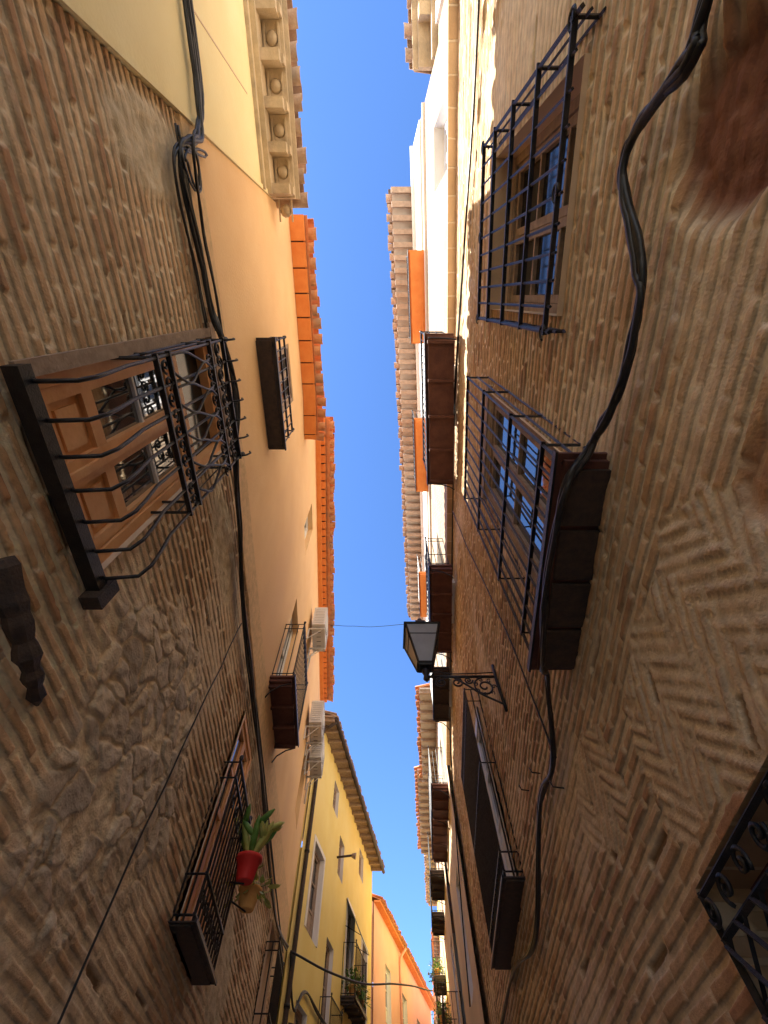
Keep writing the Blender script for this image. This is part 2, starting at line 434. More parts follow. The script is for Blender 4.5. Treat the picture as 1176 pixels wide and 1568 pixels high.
# ------------------------------------------------------------------ LEFT: yellow house behind
yh=parent_empty('yellow_cornice_house')
ops=[(-3.6,-2.75,6.3,7.6),(-3.9,-3.0,2.9,4.9)]
mb=MB(ML)
panel(mb,YB,-1.135,0,8.25,.03,ops,M_yellow)
for o in ops: reveal(mb,o,.03,-.25,M_white); window(mb,o,.2,M_woodold)
shell(mb,YB,-1.14,8.25,6,M_yellow)
mb.box(-1.18,-1.136,.0,.045,0,8.2,M_yellow)
for y in (-1.9,-2.9): mb.box(y,y+.012,.0305,.034,3,7.5,M_tan)
mb.build('walls',yh)
mb=MB(ML)
mb.box(YB,-1.14,.031,.07,7.75,7.80,M_stone)
mb.box(YB,-1.14,-.02,.09,8.0,8.25,M_stone)
mb.box(YB,-1.14,-.02,.33,8.26,8.32,M_stone)
mb.box(YB,-1.14,-.02,.38,8.325,8.36,M_stone)
y=YB+.05
while y<-1.25:
    mb.box(y,y+.10,.09,.30,8.05,8.255,M_stone); mb.box(y+.01,y+.09,.30,.33,8.15,8.255,M_stone)
    yy=y+.25
    mb.tube([(yy,.2,8.262),(yy,.2,8.235),(yy,.2,8.215)],[.075,.055,.015],M_stone,n=10)
    mb.box(y+.13,y+.37,.11,.13,8.235,8.257,M_stone); mb.box(y+.13,y+.37,.27,.29,8.235,8.257,M_stone)
    y+=.40
mb.build('cornice',yh)
mb=MB(ML); roof(mb,YB,-1.14,8.37,.36,6,M_tileold,pitch=.24,jit=.025); mb.build('roof',yh)

# ------------------------------------------------------------------ LEFT: brick + ochre houses
lh=parent_empty('ochre_brick_house')
lops=[(.28,1.20,3.27,5.28),(4.15,5.0,2.98,4.85),(9.1,9.9,3.55,4.8)]
ys=np.concatenate([np.arange(-1.13,3.2,.0155),np.arange(3.2,11.62,.035)])
zs=np.arange(2.0,5.72,.0060)
def snap(a,vals):
    a=a.copy()
    for v in vals: a[np.argmin(abs(a-v))]=v
    return a
ys=snap(ys,[v for o in lops for v in o[:2]]+[-1.13,11.6]); zs=snap(zs,[v for o in lops for v in o[2:]])
dense('brick_wall',"L",ys,zs,lops,leftfn,lh)
ztl=float(zs[-1])
mb=MB(ML)
panel(mb,-1.13,11.6,0,2.0,.0,[],M_brick3,extra=(1.6,))
for o in lops: reveal(mb,o,.04,-.3,M_tan)
uo2=[(.62,1.48,6.76,8.5)]
uo3=[(5.05,5.9,5.95,8.0),(9.7,10.5,6.8,8.2),(4.1,4.8,9.1,10.2),(7.0,7.7,8.6,9.3) ]
panel(mb,-1.13,2.4,ztl,9.4,.028,uo2,M_orange,extra=(1.6,))
panel(mb,2.4,11.6,ztl,11.0,.028,uo3,M_orange)
for o in uo2+uo3: reveal(mb,o,.028,-.22,M_orange)
window(mb,uo2[0],.05,M_woodold); 
for o in uo3: window(mb,o,.15,M_wpaint)
shell(mb,-1.125,2.395,9.4,6,M_orange); shell(mb,2.4,11.6,11.0,6,M_orange)
mb.build('walls',lh)
# big near window, wooden leaves
mb=MB(ML)
o=lops[0]; y0,y1,z0,z1=o
F=-.06
mb.box(y0,y0+.06,F-.04,F+.06,z0,z1,M_wood); mb.box(y1-.06,y1,F-.04,F+.06,z0,z1,M_wood)
mb.box(y0+.06,y1-.06,F-.04,F+.06,z0,z0+.06,M_wood); mb.box(y0+.06,y1-.06,F-.04,F+.06,z1-.08,z1,M_wood)
mb.box(y0+.06,y1-.06,F-.038,F+.065,4.60,4.68,M_wood)
ym=(y0+y1)/2
for a,b in ((y0+.065,ym-.004),(ym+.004,y1-.065)):
    for (p,q,c,d) in ((a,a+.06,3.335,4.60),(b-.06,b,3.335,4.60)): mb.box(p,q,F-.02,F+.045,c,d,M_wood)
    for c,d in ((3.335,3.43),(3.66,3.74),(4.52,4.60)): mb.box(a+.06,b-.06,F-.018,F+.042,c,d,M_wood)
    mb.box(a+.06,b-.06,F-.01,F+.015,3.43,3.66,M_wood); mb.box(a+.10,b-.10,F+.015,F+.03,3.47,3.62,M_wood)
    mb.quad([(a+.06,F+.01,3.74),(b-.06,F+.01,3.74),(b-.06,F+.01,4.52),(a+.06,F+.01,4.52)],M_glass)
    mb.box(a+.06,b-.06,F,F+.03,4.14,4.16,M_wpaint)
mb.box(ym-.02,ym+.02,F+.047,F+.065,3.335,4.60,M_wood)
mb.quad([(y0+.06,F-.01,4.68),(y1-.06,F-.01,4.68),(y1-.06,F-.01,z1-.08),(y0+.06,F-.01,z1-.08)],M_glass2)
mb.box(y0-.07,y0-.002,.03,.052,z0-.02,z1+.1,M_woodold)
mb.box(y0-.1,y1+.1,-.05,.055,z1+.003,z1+.10,M_woodold)
window(mb,lops[1],.04,M_wood,rows=2,pan=.5); window(mb,lops[2],.2,M_wood,rows=2)
mb.build('windows',lh)
# eaves
def eave_blocks(mb,y0,y1,z,e,m1,m2,pitch=.36,gap=.012,o0=.03):
    y=y0
    while y<y1-.02:
        b=min(y+pitch-gap,y1)
        mb.box(y,b,o0,e,z-.05,z-.002,m1)
        y+=pitch
    mb.box(y0,y1,o0-.002,e-.03,z-.03,z+.004,m2)
mb=MB(ML)
roof(mb,-1.13,2.4,9.46,.30,6,M_tile,pitch=.22,jit=.02)
eave_blocks(mb,-1.13,1.6,9.455,.25,M_soffit_o,M_dkwood,gap=.022); eave_blocks(mb,1.6,2.4,9.455,.25,M_soffit_o,M_dkwood,gap=.022)
roof(mb,2.4,11.6,11.06,.34,6,M_tile,pitch=.2,jit=.02)
eave_blocks(mb,2.4,11.6,11.055,.24,M_soffit_o,M_dkwood,pitch=.22,gap=.04)
mb.box(2.4,11.6,.03,.14,10.93,11.0,M_soffit_o)
mb.build('roof',lh)

# near window cage
mb=MB(ML)
mb.box(.22,1.26,.035,.10,3.20,3.265,M_iron)
mb.box(1.22,1.29,.03,.12,3.15,3.30,M_rust)
railing(mb,.28,1.18,.24,3.27,4.98,M_iron,pitch=.15,rails=[3.93,4.08,4.70,4.97],belly=.04,w=.0095,rw=.014,ends=False)
for y in (.28,1.18):
    for z in (3.93,4.08,4.70,4.97): mb.bar((y,.0,z),(y,.25,z),.013,M_iron)
    for oo in (.08,.16): mb.bar((y,oo,3.93),(y,oo,4.97),.010,M_iron)
    mb.tube([(y,.24,4.97),(y,.25,5.03),(y,.24,5.07)],[.012,.020,.006],M_iron,n=8)
for k in range(10):
    y=.33+.80*k/9
    sg=1 if k%2 else -1
    mb.tube([tuple(p) for p in crom([(y-.045,.24,4.09),(y+.045*sg,.26,4.25),(y,.26,4.39),(y-.045*sg,.26,4.53),(y+.03,.24,4.70)],4)],.0085,M_iron,n=5)
    scroll(mb,y,.245,4.835,.055,M_iron,.009,1.4,sg)
    scroll(mb,y,.245,4.005,.04,M_iron,.008,1.2,sg)
    scroll(mb,y+.04,.25,4.62,.04,M_iron,.008,1.2,-sg)
for k in range(7):
    y=.28+.90*k/6
    mb.tube([(y,.24,4.97),(y,.29,5.0),(y,.31,5.05),(y,.29,5.09)],.008,M_iron,n=5)
mb.build('window_grille')

# plant balcony
mb=balcony('b',ML,4.05,5.1,3.0,4.20,.17,M_rust,pitch=.10,rails=[3.05,3.3,4.05,4.20],scrolls=(3.05,3.3),th=.02,joists=False,w=.010)
for k in range(5): scroll(mb,4.15+.21*k,.18,3.9,.06,M_iron,.009,1.4,1 if k%2 else -1)
mb.build('balcony')
mb=balcony('b',ML,9.0,10.0,3.5,4.5,.22,M_rust,rails=[3.55,3.75,4.4,4.5],scrolls=(3.55,3.75),th=.03,joists=False,w=.012); mb.build('balcony')
mb=balcony('b',ML,.45,1.65,6.72,7.4,.20,M_rust,pitch=.12,ow=.03,th=.05,joists=False,rails=[6.8,7.1,7.38],w=.010); mb.build('balcony')
mb=balcony('b',ML,4.8,6.2,5.9,7.0,.34,M_dkwood,pitch=.11,ow=.03,rails=[5.98,6.9,7.0],th=.08); mb.build('balcony')

# potted plants
def pot(mb,c,r,h,m):
    x,y,z=c
    mb.tube([(x,y,z),(x,y,z+.01),(x,y,z+h*.85),(x,y,z+h*.86),(x,y,z+h)],[r*.6,r*.66,r*.92,r*1.06,r*1.06],m,n=16)
def leaf(mb,p,d,L,W,m):
    p=Vector(p); d=Vector(d).normalized(); s=d.cross(Vector((random.random()-.5,random.random()-.5,1))).normalized()
    nrm=s.cross(d)
    k=6
    L_=[];R_=[]
    for i in range(1,k):
        t=i/k; w=W*math.sin(math.pi*min(t*.9+.1,1))
        c=p+d*L*t+nrm*L*.15*math.sin(t*2)*-1
        L_.append(tuple(c+s*w*.5)); R_.append(tuple(c-s*w*.5))
    tip=tuple(p+d*L)
    mb.face([mb.add(tuple(p)),mb.add(L_[0]),mb.add(R_[0])],m,True)
    for i in range(k-2):
        mb.face([mb.add(L_[i]),mb.add(L_[i+1]),mb.add(R_[i+1]),mb.add(R_[i])],m,True)
    mb.face([mb.add(L_[-1]),mb.add(tip),mb.add(R_[-1])],m,True)
def plant(name,c,r,h,mp,kind='leaf',n=40,R=.25,ml=None,LL=.10):
    mb=MB(); pot(mb,c,r,h,mp); x,y,z=c
    if kind=='cactus':
        for k in range(7):
            a=k*1.0; d=Vector((math.cos(a)*.6,math.sin(a)*.7,1)).normalized()
            b=Vector((x,y,z+h-.02))
            pts=[b+d*t*.36 for t in (0,.2,.5,.8,1)]
            mb.tube([tuple(p) for p in pts],[.015,.028,.036,.03,.008],M_leaf if k%2 else M_leafy,n=8,mapped=True)
            for q,aa in ((pts[3],a+1),(pts[2],a-1.3)):
                d2=Vector((math.cos(aa),math.sin(aa),.7)).normalized()
                mb.tube([tuple(q+d2*t*.2) for t in (0,.3,.7,1)],[.012,.028,.026,.006],M_leaf if k%3 else M_leafy,n=8,mapped=True)
    else:
        for k in range(n):
            a=random.uniform(0,6.28); e=random.uniform(-.5,1.4)
            d=Vector((math.cos(a)*math.cos(e),math.sin(a)*math.cos(e),math.sin(e)))
            b=Vector((x,y,z+h))+d*random.uniform(.2,1)*R
            if k%5==0: mb.tube([(x,y,z+h),tuple(b)],.004,M_leaf,n=4,mapped=True)
            leaf(mb,b,d+Vector((random.uniform(-1,1),random.uniform(-1,1),random.uniform(-.8,.4))),random.uniform(.6,1.2)*LL,.4*LL,(ml or M_leaf) if random.random()<.7 else M_leafy)
    return mb.build(name,recalc=False)
plant('potted_cactus',(-1.27,4.92,3.60),.12,.20,M_red,'cactus')
plant('potted_plant',(-1.28,5.27,3.52),.11,.17,M_terr,'leaf',50,.18,M_leafy,.13)
mb=MB(ML); mb.tube([(4.92,.17,3.60),(4.92,.30,3.585)],.008,M_iron); mb.tube([(5.1,.17,3.53),(5.27,.30,3.51)],.008,M_iron)
mb.build('pot_hook')

# AC units
def ac(name,M,y,z,w=.85,d=.3,h=.6,ow=.03):
    mb=MB(M); o0=ow+.08; o1=o0+d
    mb.box(y,y+w,o0,o1,z,z+h,M_ac); mb.box(y-.008,y+w+.008,o0-.008,o1+.01,z+h-.06,z+h-.04,M_ac)
    cy=y+w*.36; cz=z+h*.5
    for r in (.24,.19,.14,.09,.04):
        mb.tube([(cy+r*math.cos(a),o1+.012,cz+r*math.sin(a)) for a in np.linspace(0,6.283,25)],.006,M_wpaint,n=4)
    for k in range(8):
        a=k*math.pi/4; mb.bar((cy,o1+.01,cz),(cy+.24*math.cos(a),o1+.01,cz+.24*math.sin(a)),.005,M_wpaint)
    mb.tube([(cy,o1+.001,cz),(cy,o1+.005,cz)],.235,M_dark,n=20)
    for k in range(9):
        zz=z+.06+k*.055; mb.box(y+w-.24,y+w-.03,o1,o1+.012,zz,zz+.02,M_ac)
        mb.box(y-.012,y,o0+.04,o1-.04,zz,zz+.02,M_ac)
    for k in range(5): mb.box(y+.10+k*.14,y+.115+k*.14,o0+.10,o1-.10,z-.004,z-.001,M_dark)
    for yy in (y+.1,y+w-.14):
        mb.box(yy,yy+.035,ow,o1,z-.045,z-.010,M_ac); mb.box(yy,yy+.035,ow,ow+.03,z-.35,z-.046,M_ac)
        mb.bar((yy+.017,ow+.02,z-.33),(yy+.017,o1-.05,z-.04),.012,M_ac)
    mb.tube([(y+w-.05,o0+.1,z),(y+w-.02,ow+.05,z-.15),(y+w,ow+.03,z-.6)],.02,M_ac,n=6)
    mb.build(name)
ac('air_conditioner',ML,6.75,9.2); ac('air_conditioner',ML,9.0,8.35); ac('air_conditioner',ML,10.1,8.2)

# ------------------------------------------------------------------ far left houses
fy=parent_empty('bright_yellow_house')
mb=MB(MY)
fo=[(14.0,14.7,9.2,10.0),(18.3,19.1,9.3,10.1),(12.6,13.6,5.9,7.6),(16.8,17.8,5.9,7.9),(15.2,15.9,8.0,9.0),(19.2,20.1,5.9,7.8),(14.6,15.4,4.4,6.4),(12.6,13.5,2.8,4.8)]
panel(mb,11.62,21,0,10.5,.03,fo,M_yellow2)
for o in fo: reveal(mb,o,.03,-.2,M_white); window(mb,o,.14,M_woodold,g=M_glass2)
for o in fo[2:4]+fo[5:6]:
    mb.box(o[0]-.1,o[1]+.1,.031,.055,o[3],o[3]+.1,M_white); mb.box(o[0]-.1,o[0],.031,.055,o[2],o[3]-.002,M_white); mb.box(o[1],o[1]+.1,.031,.055,o[2],o[3]-.002,M_white)
shell(mb,11.62,21,10.5,6,M_yellow2); mb.build('walls',fy)
mb=MB(MY); roof(mb,11.62,21,10.56,.45,6,M_tileold)
mb.box(11.62,21,.031,.44,10.50,10.555,M_woodold)
y=11.7
while y<21: mb.box(y,y+.07,.03,.46,10.40,10.498,M_woodold); y+=.5
mb.tube([(11.7,.5,10.5),(21,.5,10.46)],.06,M_rust,n=8)
mb.build('roof',fy)
mb=MB(MY); mb.tube(crom([(11.8,.5,10.45),(11.82,.3,10.3),(11.85,.10,10.1),(11.85,.09,8),(11.85,.09,1)],4),.05,M_rust,n=8)
for z in (9.5,7,4.5): mb.tube([(11.85,.09,z),(11.85,.09,z+.05)],.062,M_iron,n=8)
mb.build('drain_pipe')
mb=balcony('b',MY,16.5,18.1,5.85,6.9,.4,M_rust,ow=.03); mb.build('balcony')
mb=balcony('b',MY,12.3,13.8,2.75,3.8,.36,M_rust,ow=.03); mb.build('balcony')
mb=balcony('b',MY,14.4,15.6,4.35,5.3,.3,M_rust,ow=.03); mb.build('balcony')
mb=MB(MY)
mb.prism([(16.6,.04,7.95),(18.0,.04,7.95),(18.0,.5,7.1),(16.6,.5,7.1)],[(16.6,.04,7.93),(18.0,.04,7.93),(18.0,.5,7.08),(16.6,.5,7.08)],M_awn)
mb.bar((16.6,.04,7.3),(16.6,.5,7.09),.012,M_iron); mb.bar((18,.04,7.3),(18,.5,7.09),.012,M_iron)
mb.build('window_awning')
mb=MB(MY)
mb.tube([(15.0,.03,8.3),(15.0,.5,8.35)],.03,M_rust,n=6); mb.tube([(15.0,.48,8.35),(15.0,.60,8.33)],[.05,.09],M_woodold,n=10)
mb.build('wall_spotlight')
for yy in (16.7,17.2,17.8):
    plant('balcony_plant',(XY(yy)+.3,yy,5.9),.12,.2,M_terr,'leaf',150,.32,LL=.12)
ph=parent_empty('pink_house')
mb=MB(MP); po=[(23,23.9,6.9,8.4),(26,26.9,6.9,8.4),(29,29.9,6.9,8.4)]
panel(mb,21.2,33,0,9.6,.03,po,M_pink)
for o in po: reveal(mb,o,.03,-.2,M_white); window(mb,o,.14,M_wpaint)
shell(mb,21.2,33,9.6,6,M_pink); mb.build('walls',ph)
mb=MB(MP); roof(mb,21.2,33,9.65,.3,6,M_tile,pitch=.25); mb.box(21.2,33,.031,.28,9.58,9.645,M_soffit_o)
mb.tube([(25.5,.35,9.6),(25.5,.1,9.3),(25.5,.08,9.1),(25.5,.08,3)],.05,M_pink,n=8); mb.build('roof',ph)

# ------------------------------------------------------------------ RIGHT: tall brick house
rh=parent_empty('tall_brick_house')
rops=[(-1.05,.10,4.42,6.15),(.86,2.0,3.70,6.0),(5.45,6.7,3.75,5.95),(.85,2.02,2.0,2.40)]
ys=np.concatenate([np.arange(-3.0,-1.3,.035),np.arange(-1.3,3.5,.0165),np.arange(3.5,12.0,.04)])
zs=np.concatenate([np.arange(2.0,5.2,.0060),np.arange(5.2,8.42,.011)])
ys=snap(ys,[v for o in rops for v in o[:2]]); zs=snap(zs,[v for o in rops for v in o[2:]])
dense('brick_wall',"R",ys,zs,rops,rightfn,rh)
yr0,yr1=float(ys[0]),float(ys[-1]); ztr=float(zs[-1])
mb=MB(MR)
panel(mb,yr0,yr1,0,2.0,.0,[(.85,2.02,1.0,2.0)],M_brick3)
reveal(mb,(.85,2.02,1.0,2.4),.03,-.3,M_brick3)
for o in rops[:3]: reveal(mb,o,.035,-.3,M_tan)
r2=[(.9,1.8,8.15,10.1),(4.8,5.8,8.15,10.1),(-2.3,-1.5,8.6,10.0),(-.5,.5,11.65,13.3),(3.0,4.0,11.65,13.3),(7.5,8.4,8.3,10.1),(7.3,8.2,11.7,13.2)]
panel(mb,-3.0,10.7,ztr,12.1,.10,r2,M_brick2)
panel(mb,-3.0,10.7,12.1,13.85,.13,r2,M_white)
mb.quad([(-3,.13,12.1),(10.7,.13,12.1),(10.7,.1,12.1),(-3,.1,12.1)],M_white)
mb.box(-3.0,10.7,.0,.12,ztr-.03,ztr+.02,M_brick3)
mb.box(-3.0,10.7,.102,.15,11.3,11.38,M_white)
for o in r2: reveal(mb,o,.10,-.2,M_white); window(mb,o,.12,M_wood if o[2]>11 else M_wpaint,g=M_glass2)
shell(mb,-3.0,10.7,13.85,6,M_brick2,z0=0); mb.build('walls',rh)
mb=MB(MR)
window(mb,rops[0],.2,M_woodold,rows=3,pan=.0,g=M_glass2)
window(mb,rops[1],.06,M_woodold,rows=2,pan=.2,fw=.08)
window(mb,rops[2],.04,M_wpaint,rows=2,pan=.35,fw=.12)
window(mb,(.85,2.02,1.0,2.4),.25,M_dkwood,g=M_glass2)
mb.box(-1.15,.2,-.02,.05,6.152,6.27,M_tan)
mb.box(.80,2.06,-.02,.05,6.002,6.10,M_woodold)
mb.build('windows',rh)
mb=MB(MR)
roof(mb,-2.3,10.7,13.92,.66,6,M_tileold,pitch=.2,jit=.02)
mb.box(-2.3,10.7,.10,.64,13.86,13.915,M_boards)
y=-2.28
while y<10.65: mb.box(y,y+.11,.13,.66,13.70,13.857,M_woodold); y+=.27
mb.box(-3,10.7,.132,.2,13.65,13.698,M_white)
mb.build('roof',rh)

mb=MB(MR)
railing(mb,-1.15,.18,.12,4.3,6.3,M_iron,pitch=.135,rails=[4.36,4.85,5.35,5.85,6.24],w=.010,rw=.014,finial=False)
for z in (4.36,6.24):
    for y in (-1.15,-.5,.18): scroll(mb,y,.13,z,.05,M_iron,.008,1.3)
mb.build('window_grille')
mb=balcony('b',MR,.74,2.12,3.63,6.2,.23,M_dkwood,pitch=.125,rails=[3.7,3.9,4.55,5.4,6.15],th=.05,w=.011,joists=False,finial=False)
for k in range(4):
    y=.76+k*.345; mb.box(y,y+.31,.0,.215,3.555,3.577,M_rust)
mb.build('balcony')
mb=balcony('b',MR,5.15,7.25,3.72,6.0,.20,M_rust,pitch=.11,rails=[3.78,3.95,4.9,5.8,6.0],w=.012,th=.03,joists=False,finial=False)
mb.build('balcony')
mb=balcony('b',MR,.5,2.7,8.1,9.1,.45,M_dkwood,ow=.1,pitch=.11,rails=[8.2,9.0,9.1],th=.12); mb.build('balcony')
mb=balcony('b',MR,4.4,6.4,8.1,9.1,.45,M_dkwood,ow=.1,rails=[8.2,8.5,9.0,9.1],th=.12,scrolls=(8.2,8.5)); mb.build('balcony')
mb=balcony('b',MR,7.2,8.8,8.3,9.3,.40,M_rust,ow=.1,th=.06); mb.build('balcony')
for a,b in ((-.8,.85),(2.6,4.4),(7.0,8.5)):
    mb=balcony('b',MR,a,b,11.6,12.5,.42,M_soffit_o,ow=.13,joists=False); mb.build('balcony')
# lower right ornamental grille
mb=MB(MR)
for y in (.87,2.0): mb.bar((y,.03,1.0),(y,.03,2.38),.02,M_iron)
for z in (1.1,2.25,2.37): mb.bar((.86,.03,z),(2.01,.03,z),.018,M_iron)
def clipseg(y0_,dz):
    ye=y0_+dz*1.15
    ta=max(0,min(1,((.87-y0_)/(ye-y0_)) if dz>0 else ((2.0-y0_)/(ye-y0_))))
    tb=max(0,min(1,((2.0-y0_)/(ye-y0_)) if dz>0 else ((.87-y0_)/(ye-y0_))))
    if tb>ta+.02: mb.bar((y0_+(ye-y0_)*ta,.03+.01*(dz>0),1.1+1.15*ta),(y0_+(ye-y0_)*tb,.03+.01*(dz>0),1.1+1.15*tb),.013,M_iron)
for k in range(-8,18):
    clipseg(.87+k*.16,1); clipseg(.87+k*.16,-1)
for k in range(7): scroll(mb,.95+1.0*k/6,.05,2.31,.045,M_iron,.009,1.4,1 if k%2 else -1,k)
for k in range(7):
    for z in (1.75,2.05): scroll(mb,.95+.16*k,.05,z,.05,M_iron,.009,1.4,1 if k%2 else -1,k)
mb.build('ornamental_window_grille')

# house behind on right
rb=parent_empty('corniced_house')
mb=MB(MR); ob_=[(-4.3,-3.7,7.2,9.0)]
panel(mb,YB,-3.01,0,10.1,.06,ob_,M_brick2)
for o in ob_: reveal(mb,o,.06,-.2,M_white); window(mb,o,.12,M_wpaint,g=M_glass2)
shell(mb,YB,-3.01,10.1,6,M_brick2); mb.box(-3.5,-3.3,.061,.10,3,9.7,M_white)
mb.build('walls',rb)
mb=MB(MR)
mb.box(YB,-3.02,.061,.14,9.8,9.9,M_stone); mb.box(YB,-3.02,.0,.30,10.1,10.17,M_stone); mb.box(YB,-3.02,.0,.38,10.172,10.22,M_stone)
y=YB+.05
while y<-3.2: mb.box(y,y+.13,.061,.3,9.9,10.098,M_stone); y+=.42
roof(mb,YB,-3.02,10.24,.36,6,M_tileold,pitch=.25,jit=.03)
mb.build('cornice',rb)

# far right houses
def house(name,M,y0,y1,zt,m,ops,e,mt,out=.03,depth=6,fm=M_wpaint):
    h=parent_empty(name); mb=MB(M)
    panel(mb,y0,y1,0,zt,out,ops,m)
    for o in ops: reveal(mb,o,out,-.2,M_white); window(mb,o,.12,fm,g=M_glass2)
    shell(mb,y0,y1,zt,depth,m); mb.build('walls',h)
    mb=MB(M); roof(mb,y0,y1,zt+.06,e,depth,mt,pitch=.25)
    mb.box(y0,y1,out,e-.02,zt+.0,zt+.055,M_boards)
    y=y0+.05
    while y<y1-.1: mb.box(y,y+.08,out,e,zt-.1,zt-.003,M_woodold); y+=.45
    mb.build('roof',h)
house('tan_house',MR,10.75,15.4,10.8,M_tan,[(11.5,12.4,8.2,9.9),(13.6,14.5,8.2,9.9),(12,13,4.8,6.8)],.62,M_tile,out=.1)
def MR3(y,o,z): return (1.02+.07*y-o,y,z)
house('gabled_house',MR3,15.45,21.0,11.2,M_tan,[(16.2,17.1,8.5,10.2),(19,19.9,8.5,10.2),(16.2,17.1,5,7)],.7,M_tile,out=.1,fm=M_wood)
house('yellow_far_house',MR3,21.05,27,11.6,M_yellow2,[(22,23,8.5,10.2),(24.6,25.6,8.5,10.2),(22,23,5,7)],.45,M_tileold)
house('far_tan_house',MR3,27.05,40,10.6,M_tan,[(28,29,7.5,9.2),(32,33,7.5,9.2),(36,37,7.5,9.2)],.3,M_tile)
for (a,b,z) in ((12.8,15.2,8.4),(11.2,12.6,8.2)):
    mb=balcony('b',MR,a,b,z,z+1,.5,M_dkwood,ow=.1); mb.build('balcony')
for (a,b,z) in ((16,17.6,8.4),(18.8,20.2,8.4),(22,24,6.6),(24.2,25.8,8.4),(16,18,4.8)):
    mb=balcony('b',MR3,a,b,z,z+1,.5,M_rust,ow=.03); mb.build('balcony')
for yy,z in ((22.2,6.6),(22.9,6.6),(23.6,6.6),(24.5,8.4),(25.3,8.4)):
    plant('balcony_plant',(1.02+.07*yy-.35,yy,z+.05),.14,.2,M_terr,'leaf',160,.34,LL=.13)

# ------------------------------------------------------------------ lantern
mb=MB()
LX,LY,LZ=.55,3.9,5.16
def ring(z,r): return [(LX+r*math.cos(a),LY+r*math.sin(a),z) for a in (math.pi/4+k*math.pi/2 for k in range(4))]
b=ring(LZ+.10,.12); t=ring(LZ+.62,.30)
for k in range(4):
    mb.tube([b[k],t[k]],.014,M_iron,n=4,smooth=False)
    mb.tube([b[k],b[(k+1)%4]],.014,M_iron,n=4,smooth=False); mb.tube([t[k],t[(k+1)%4]],.018,M_iron,n=4,smooth=False)
    k2=(k+1)%4
    mb.face([mb.add(p) for p in (b[k],b[k2],t[k2],t[k])],M_frost)
    mid=[tuple((Vector(b[i])*(1-.72)+Vector(t[i])*.72)) for i in (k,k2)]
    mb.tube(mid,.007,M_iron,n=4)
cp=ring(LZ+.62,.33); cp2=ring(LZ+.78,.12); cp3=ring(LZ+.84,.09)
mb.prism(cp2,cp,M_iron); mb.prism(cp3,ring(LZ+.785,.09),M_iron)
mb.tube([(LX,LY,LZ+.84),(LX,LY,LZ+.88),(LX,LY,LZ+.92),(LX,LY,LZ+.96)],[.02,.04,.03,.004],M_iron,n=8)
mb.prism(b,ring(LZ+.07,.10),M_iron)
mb.tube([(LX,LY,LZ-.12),(LX,LY,LZ-.08),(LX,LY,LZ-.03),(LX,LY,LZ+.02),(LX,LY,LZ+.07)],[.008,.04,.03,.05,.03],M_iron,n=10)
WX=XR(LY)-.02
mb.tube([(LX-.02,LY,LZ-.05),(WX,LY,LZ-.05)],.016,M_iron,n=6)
def sc(x,z,R,a0,fl,tn=1.5,w=.011):
    mb.tube([(x+R*(1-.85*k/25)*math.cos(a0+fl*tn*6.283*k/25),LY,z+R*(1-.85*k/25)*math.sin(a0+fl*tn*6.283*k/25)) for k in range(26)],w,M_iron,n=5)
sc(LX+.16,LZ-.13,.07,math.pi/2,1); sc(LX+.34,LZ-.13,.07,math.pi/2,-1); sc(WX-.16,LZ-.19,.13,math.pi/2,1,1.7); sc(WX-.33,LZ-.10,.05,0,-1)
mb.tube([tuple(p) for p in crom([(LX+.3,LY,LZ-.05),(LX+.45,LY,LZ-.17),(WX-.2,LY,LZ-.3),(WX,LY,LZ-.42)],6)],.012,M_iron,n=5)
mb.tube([(WX,LY,LZ+.12),(WX-.01,LY,LZ-.05),(WX,LY,LZ-.5)],.02,M_iron,n=6)
for a in range(7): 
    an=a*.9; sc(WX-.16+.1*math.cos(an),LZ-.19+.1*math.sin(an),.03,an,1,1.0,.006)
mb.tube([tuple(p) for p in crom([(LX+.05,LY,LZ-.05),(LX+.12,LY+.02,LZ+.05),(LX+.3,LY+.01,LZ),(WX,LY+.02,LZ+.03)],6)],.007,M_cable,n=5)
mb.build('wall_lantern')

# ------------------------------------------------------------------ cables
def noise1(t):
    return math.sin(t*1.7)+.5*math.sin(t*3.1+1)
def cable(name,M,pts,r,strands=1,m=M_cable,k=8,sp=.018):
    mb=MB(M)
    P=[Vector(M(*p)) for p in pts]; C_=crom(P,k)
    for s in range(strands):
        a=s*2.4; ph=random.uniform(0,6)
        Q=[]
        for i,p in enumerate(C_):
            tw=ph+i*.35
            off=Vector((.4*math.cos(a+tw*.3),math.cos(a+tw),math.sin(a+tw)))*sp if strands>1 else Vector((0,0,0))
            wob=Vector((0,noise1(i*.5+s*9),noise1(i*.37+50+s*7)))*.008
            Q.append(tuple(p+off+wob))
        mb.tube(Q,r,m,n=6,mapped=True)
    return mb.build(name)
cable('cable_bundle',ML,[(-4.4,.07,5.95),(-3,.07,5.85),(-1.8,.08,5.78),(-1.2,.09,5.72),(-.98,.10,5.42),(-.85,.08,5.2),(-.4,.07,5.25),(.1,.08,5.3),(.32,.16,5.26),(.8,.22,5.15),(1.25,.2,4.98),(2,.1,5.1),(3,.07,5.06),(4.4,.07,5.0),(6,.08,4.95),(9,.08,4.8),(11.5,.09,5.2)],.016,4,sp=.026)
cable('cable',ML,[(-4.4,.06,6.1),(-3,.06,6.0),(-1.5,.07,5.9),(-1.1,.09,5.6),(-.9,.14,5.3),(-.5,.06,5.45),(.1,.07,5.5),(1.2,.1,5.3),(2,.06,5.25),(3.5,.06,5.0),(5,.06,5.1),(11,.06,5.0)],.010,2)
cable('cable',ML,[(-1.0,.06,5.8),(-.9,.09,5.35),(-.82,.12,5.15),(-.7,.08,5.35),(-.75,.06,5.55),(-.95,.08,5.45),(-.8,.07,5.1),(-.3,.06,5.15),(.2,.07,5.2)],.009,2)
